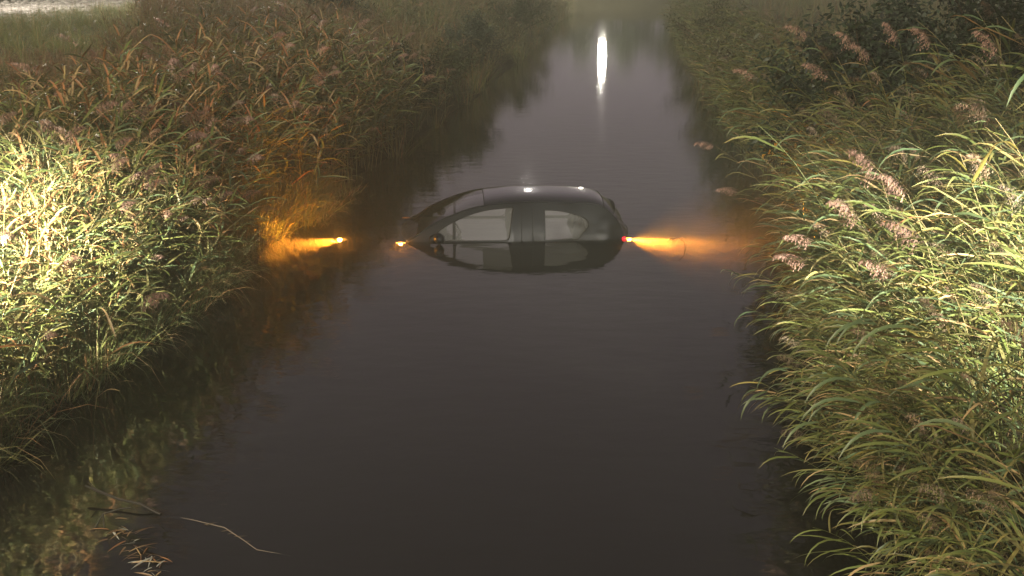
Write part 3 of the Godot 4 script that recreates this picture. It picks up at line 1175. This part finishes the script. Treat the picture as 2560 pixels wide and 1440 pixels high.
func build_featured():
	featured(Vector3(3.23, 3.0, -13.0), 0.85, 0.1, 9, true, 0.1, "tall reed whose brown plume stands against the dark shrub", 901)
	featured(Vector3(3.19, 2.68, -12.0), 0.75, 0.1, 10, true, 0.1, "tall reed with pink brown plume just below the tallest plume", 902)
	featured(Vector3(2.88, 2.5, -14.0), 1.1, 0.0, 9, true, 0.1, "reed arching left with a brown plume over the far water", 903)
	featured(Vector3(2.51, 1.6, -14.5), 1.15, 0.1, 10, true, 0.35, "reed bowing out over the water with a hooked tan plume", 904, 0.36)
	featured(Vector3(2.94, 0.95, -15.0), 0.9, 0.0, 9, true, 0.8, "dry brown reed hanging over the water above the amber beam", 905, 0.40)
	featured(Vector3(2.53, 1.52, -9.6), 0.85, 0.2, 7, true, 0.05, "reed with a pink plume leaning left on a long bare stalk", 906, 0.40, 0.6)
	featured(Vector3(2.47, 1.36, -9.5), 0.75, 0.3, 14, true, 0.0, "reed with a comb of long hanging green blades below the pink plume", 907, 0.4, 0.25)
	featured(Vector3(2.58, 2.32, -8.2), 0.35, 0.0, 9, true, 0.15, "brightly lit reed whose pale plume droops like a fountain", 908, 0.4, 0.5)
	featured(Vector3(2.72, 2.22, -8.0), 0.40, 0.1, 8, true, 0.15, "reed with white lit blades right behind the fountain plume", 909, 0.45, 0.5)
	featured(Vector3(2.54, 1.95, -8.4), 0.40, 0.0, 6, true, 0.1, "short reed with a small pink plume below the bright fountain plume", 910, 0.35, 0.5)
	featured(Vector3(2.72, 1.98, -7.6), 0.5, 0.1, 9, true, 0.1, "reed with a wide pinkish grey plume in the bright patch", 911, 0.42, 0.4)
	featured(Vector3(2.70, 1.64, -8.0), 0.5, 0.1, 9, true, 0.1, "reed with a small pink plume low in the bright patch", 912, 0.42, 0.4)
	featured(Vector3(4.19, 2.98, -12.0), 0.4, 0.0, 9, true, 0.1, "reed with a brown plume in front of the dark shrub, upper right", 913)
	featured(Vector3(4.05, 3.0, -12.6), 0.3, 0.0, 9, true, 0.2, "reed with twin tan plume arms before the dark shrub", 914)
	featured(Vector3(3.60, 2.92, -12.5), 0.5, 0.0, 9, true, 0.1, "reed with a bushy brown plume left of the tan plumes", 915)
	featured(Vector3(3.81, 2.80, -12.7), 0.5, 0.0, 9, true, 0.1, "reed with a low brown plume between the tan and bushy ones", 916)
	featured(Vector3(4.06, 3.05, -10.0), 0.4, 0.0, 11, true, 0.2, "reed with a plume at the top of the right picture edge", 917)
	featured(Vector3(3.05, 2.5, -8.0), 0.4, 0.2, 10, false, 0.4, "reed with a thick straw coloured stalk in the bright patch", 918, 0.5)
	featured(Vector3(-3.55, 1.88, -13.5), -0.15, -0.1, 5, true, 0.1, "reed with a lone pink plume standing on the dim left bank", 919, 0.4, 0.4)
	featured(Vector3(-4.03, 2.2, -10.5), -0.3, 0.0, 9, true, 0.2, "reed with a pink plume at the top of the lit left grass", 920)
	featured(Vector3(-3.44, 1.85, -10.8), -0.4, -0.1, 10, true, 0.3, "reed with a plume leaning right out of the lit left grass", 921, 0.5)
	featured(Vector3(-3.16, 0.98, -9.6), -0.55, -0.1, 7, true, 0.4, "low reed with a tan plume hanging over the left water edge", 922, 0.4)
	featured(Vector3(-3.54, 1.8, -10.3), -0.25, 0.1, 9, false, 0.1, "reed with broad white lit blades in the left grass", 923, 0.5)
	featured(Vector3(-2.95, 1.55, -13.4), -0.4, 0.0, 7, false, 0.05, "reed with pale broad blades hanging straight down, dim left bank", 924, 0.5, 0.6)

func build_litter():
	var dark := mat(Color(0.012, 0.010, 0.007), 0.6)
	var pale := mat(Color(0.16, 0.135, 0.11), 0.8)
	var straw := mat(Color(0.30, 0.19, 0.11), 0.7)
	var t := thing("branch", "thin dark bare branch lying just above the water, lower left", "branch", Vector3(-3.0, 0, -7.85))
	var st := begin()
	tube(st, PackedVector3Array([Vector3(-0.10, 0.09, -0.05), Vector3(0, 0.075, 0), Vector3(0.18, 0.05, 0.09), Vector3(0.36, 0.045, 0.16), Vector3(0.52, 0.0, 0.23)]), PackedFloat32Array([0.007, 0.011, 0.009, 0.009, 0.012]), 6)
	obj("stem", st, dark, t)
	st = begin()
	tube(st, PackedVector3Array([Vector3(0, 0.075, 0), Vector3(-0.05, 0.12, -0.02), Vector3(-0.07, 0.15, 0.0)]), PackedFloat32Array([0.006, 0.004, 0.002]), 5)
	obj("twig", st, dark, t)
	t = thing("twig", "small dark forked twig sticking out of the water below the branch", "twig", Vector3(-2.82, 0, -7.5))
	st = begin()
	tube(st, PackedVector3Array([Vector3(-0.06, -0.02, 0.1), Vector3(-0.02, 0.06, 0.0), Vector3(0.10, 0.09, -0.02), Vector3(0.17, 0.10, -0.02)]), PackedFloat32Array([0.008, 0.007, 0.005, 0.003]), 5)
	obj("stem", st, dark, t)
	st = begin()
	tube(st, PackedVector3Array([Vector3(-0.02, 0.06, 0), Vector3(0.0, 0.02, 0.06), Vector3(0.02, -0.02, 0.09)]), PackedFloat32Array([0.006, 0.005, 0.004]), 5)
	obj("fork", st, dark, t)
	t = thing("reed_stalk", "long pale broken reed stalk floating on the dark water, lower left", "reed stalk", Vector3(-2.23, 0, -7.53))
	st = begin()
	tube(st, PackedVector3Array([Vector3(-0.1, -0.002, -0.04), Vector3(0, 0.001, 0), Vector3(0.25, 0.002, 0.12), Vector3(0.42, 0.0, 0.30), Vector3(0.54, 0.002, 0.44), Vector3(0.79, -0.003, 0.52)]), PackedFloat32Array([0.002, 0.003, 0.004, 0.004, 0.003, 0.001]), 5)
	obj("stalk", st, pale, t)
	rng.seed = 640
	for k in 6:
		st = begin()
		var f := rng.randf_range(0.1, 0.5)
		blade(st, Vector3(f, 0.004, f * 0.75), Vector3(rng.randf_range(0.5, 1), 0.05, rng.randf_range(-0.2, 0.9)), rng.randf_range(0.04, 0.10), 0.006, 0.0, STRAW * 0.45, STRAW * 0.4, 4)
		obj("leaf", st, M.leaf, t)
	t = thing("reed_litter", "heap of pale and brown dead reed leaves in the water, bottom left", "dead leaves", Vector3(-2.45, 0, -7.0))
	for k in 60:
		st = begin()
		var f := rng.randf()
		var p := Vector3(lerpf(-0.30, 0.25, f) + rng.randf_range(-0.06, 0.06), 0.004 + 0.02 * rng.randf(), lerpf(-0.42, 0.30, f) + rng.randf_range(-0.1, 0.1))
		var c: Color = [STRAW * 0.8, Color(0.30, 0.31, 0.28), RUST * 0.7, BROWN, BROWN * 0.7][rng.randi() % 5]
		blade(st, p, Vector3(rng.randf_range(-1, 1), rng.randf_range(-0.05, 0.12), rng.randf_range(-1, 1)), rng.randf_range(0.05, 0.17), rng.randf_range(0.006, 0.016), 0.3, c, c, 5, rng.randf_range(-1, 1))
		obj("leaf", st, M.leaf, t)
	t = thing("reed_tip", "dark broken reed tip poking up in the amber tail beam", "reed tip", Vector3(2.36, 0, -15.75))
	st = begin()
	tube(st, PackedVector3Array([Vector3(0.02, -0.05, 0), Vector3(0.0, 0.10, 0), Vector3(-0.08, 0.16, 0), Vector3(-0.2, 0.15, 0.02)]), PackedFloat32Array([0.006, 0.005, 0.004, 0.003]), 5)
	obj("stalk", st, dark, t)
	for k in 4:
		st = begin()
		blade(st, Vector3(-0.05 * k, 0.15, 0), Vector3(-0.7, 0.2, rng.randf_range(-0.3, 0.5)), 0.15, 0.02, 2.2, BROWN, BROWN, 5)
		obj("leaf", st, M.leaf, t)

func build_specks(spots_left: int):      # small pale flowers that catch the light
	var meshes := []
	for k in 2:
		rng.seed = 660 + k
		var st := begin()
		st.set_color(Color(0.10, 0.10, 0.05))
		tube(st, PackedVector3Array([Vector3(0, 0, 0), Vector3(0.03, 0.7, 0.02), Vector3(0.06, 1.4, 0.0)]), PackedFloat32Array([0.003, 0.0025, 0.002]), 3)
		for i in 9:
			var d := Vector3(rng.randf_range(-1, 1), rng.randf_range(-0.2, 1), rng.randf_range(-1, 1)).normalized()
			var w := d.cross(Vector3(0.3, 1, 0.2)).normalized() * 0.010
			var c := Vector3(0.06, 1.4, 0.0)
			st.set_color(Color(0.75, 0.72, 0.66))
			quad(st, c, c + d * 0.014 + w, c + d * 0.028, c + d * 0.014 - w)
		st.generate_normals()
		meshes.append(st.commit())
	var spots := []
	rng.seed = 670
	for i in spots_left:
		var left := rng.randf() < 0.6
		var p := bank_point(left, -8.0 - 24.0 * rng.randf(), 0.2 + 3.5 * rng.randf())
		spots.append([p, rng.randf() * TAU, rng.randf_range(0.7, 1.35), Color(1, 1, 1), rng.randf_range(-0.3, 0.3)])
	scatter(stuff("flowers", "small pale flowers sprinkled among the bank plants"), "flower_stems", meshes, M.grass, spots)
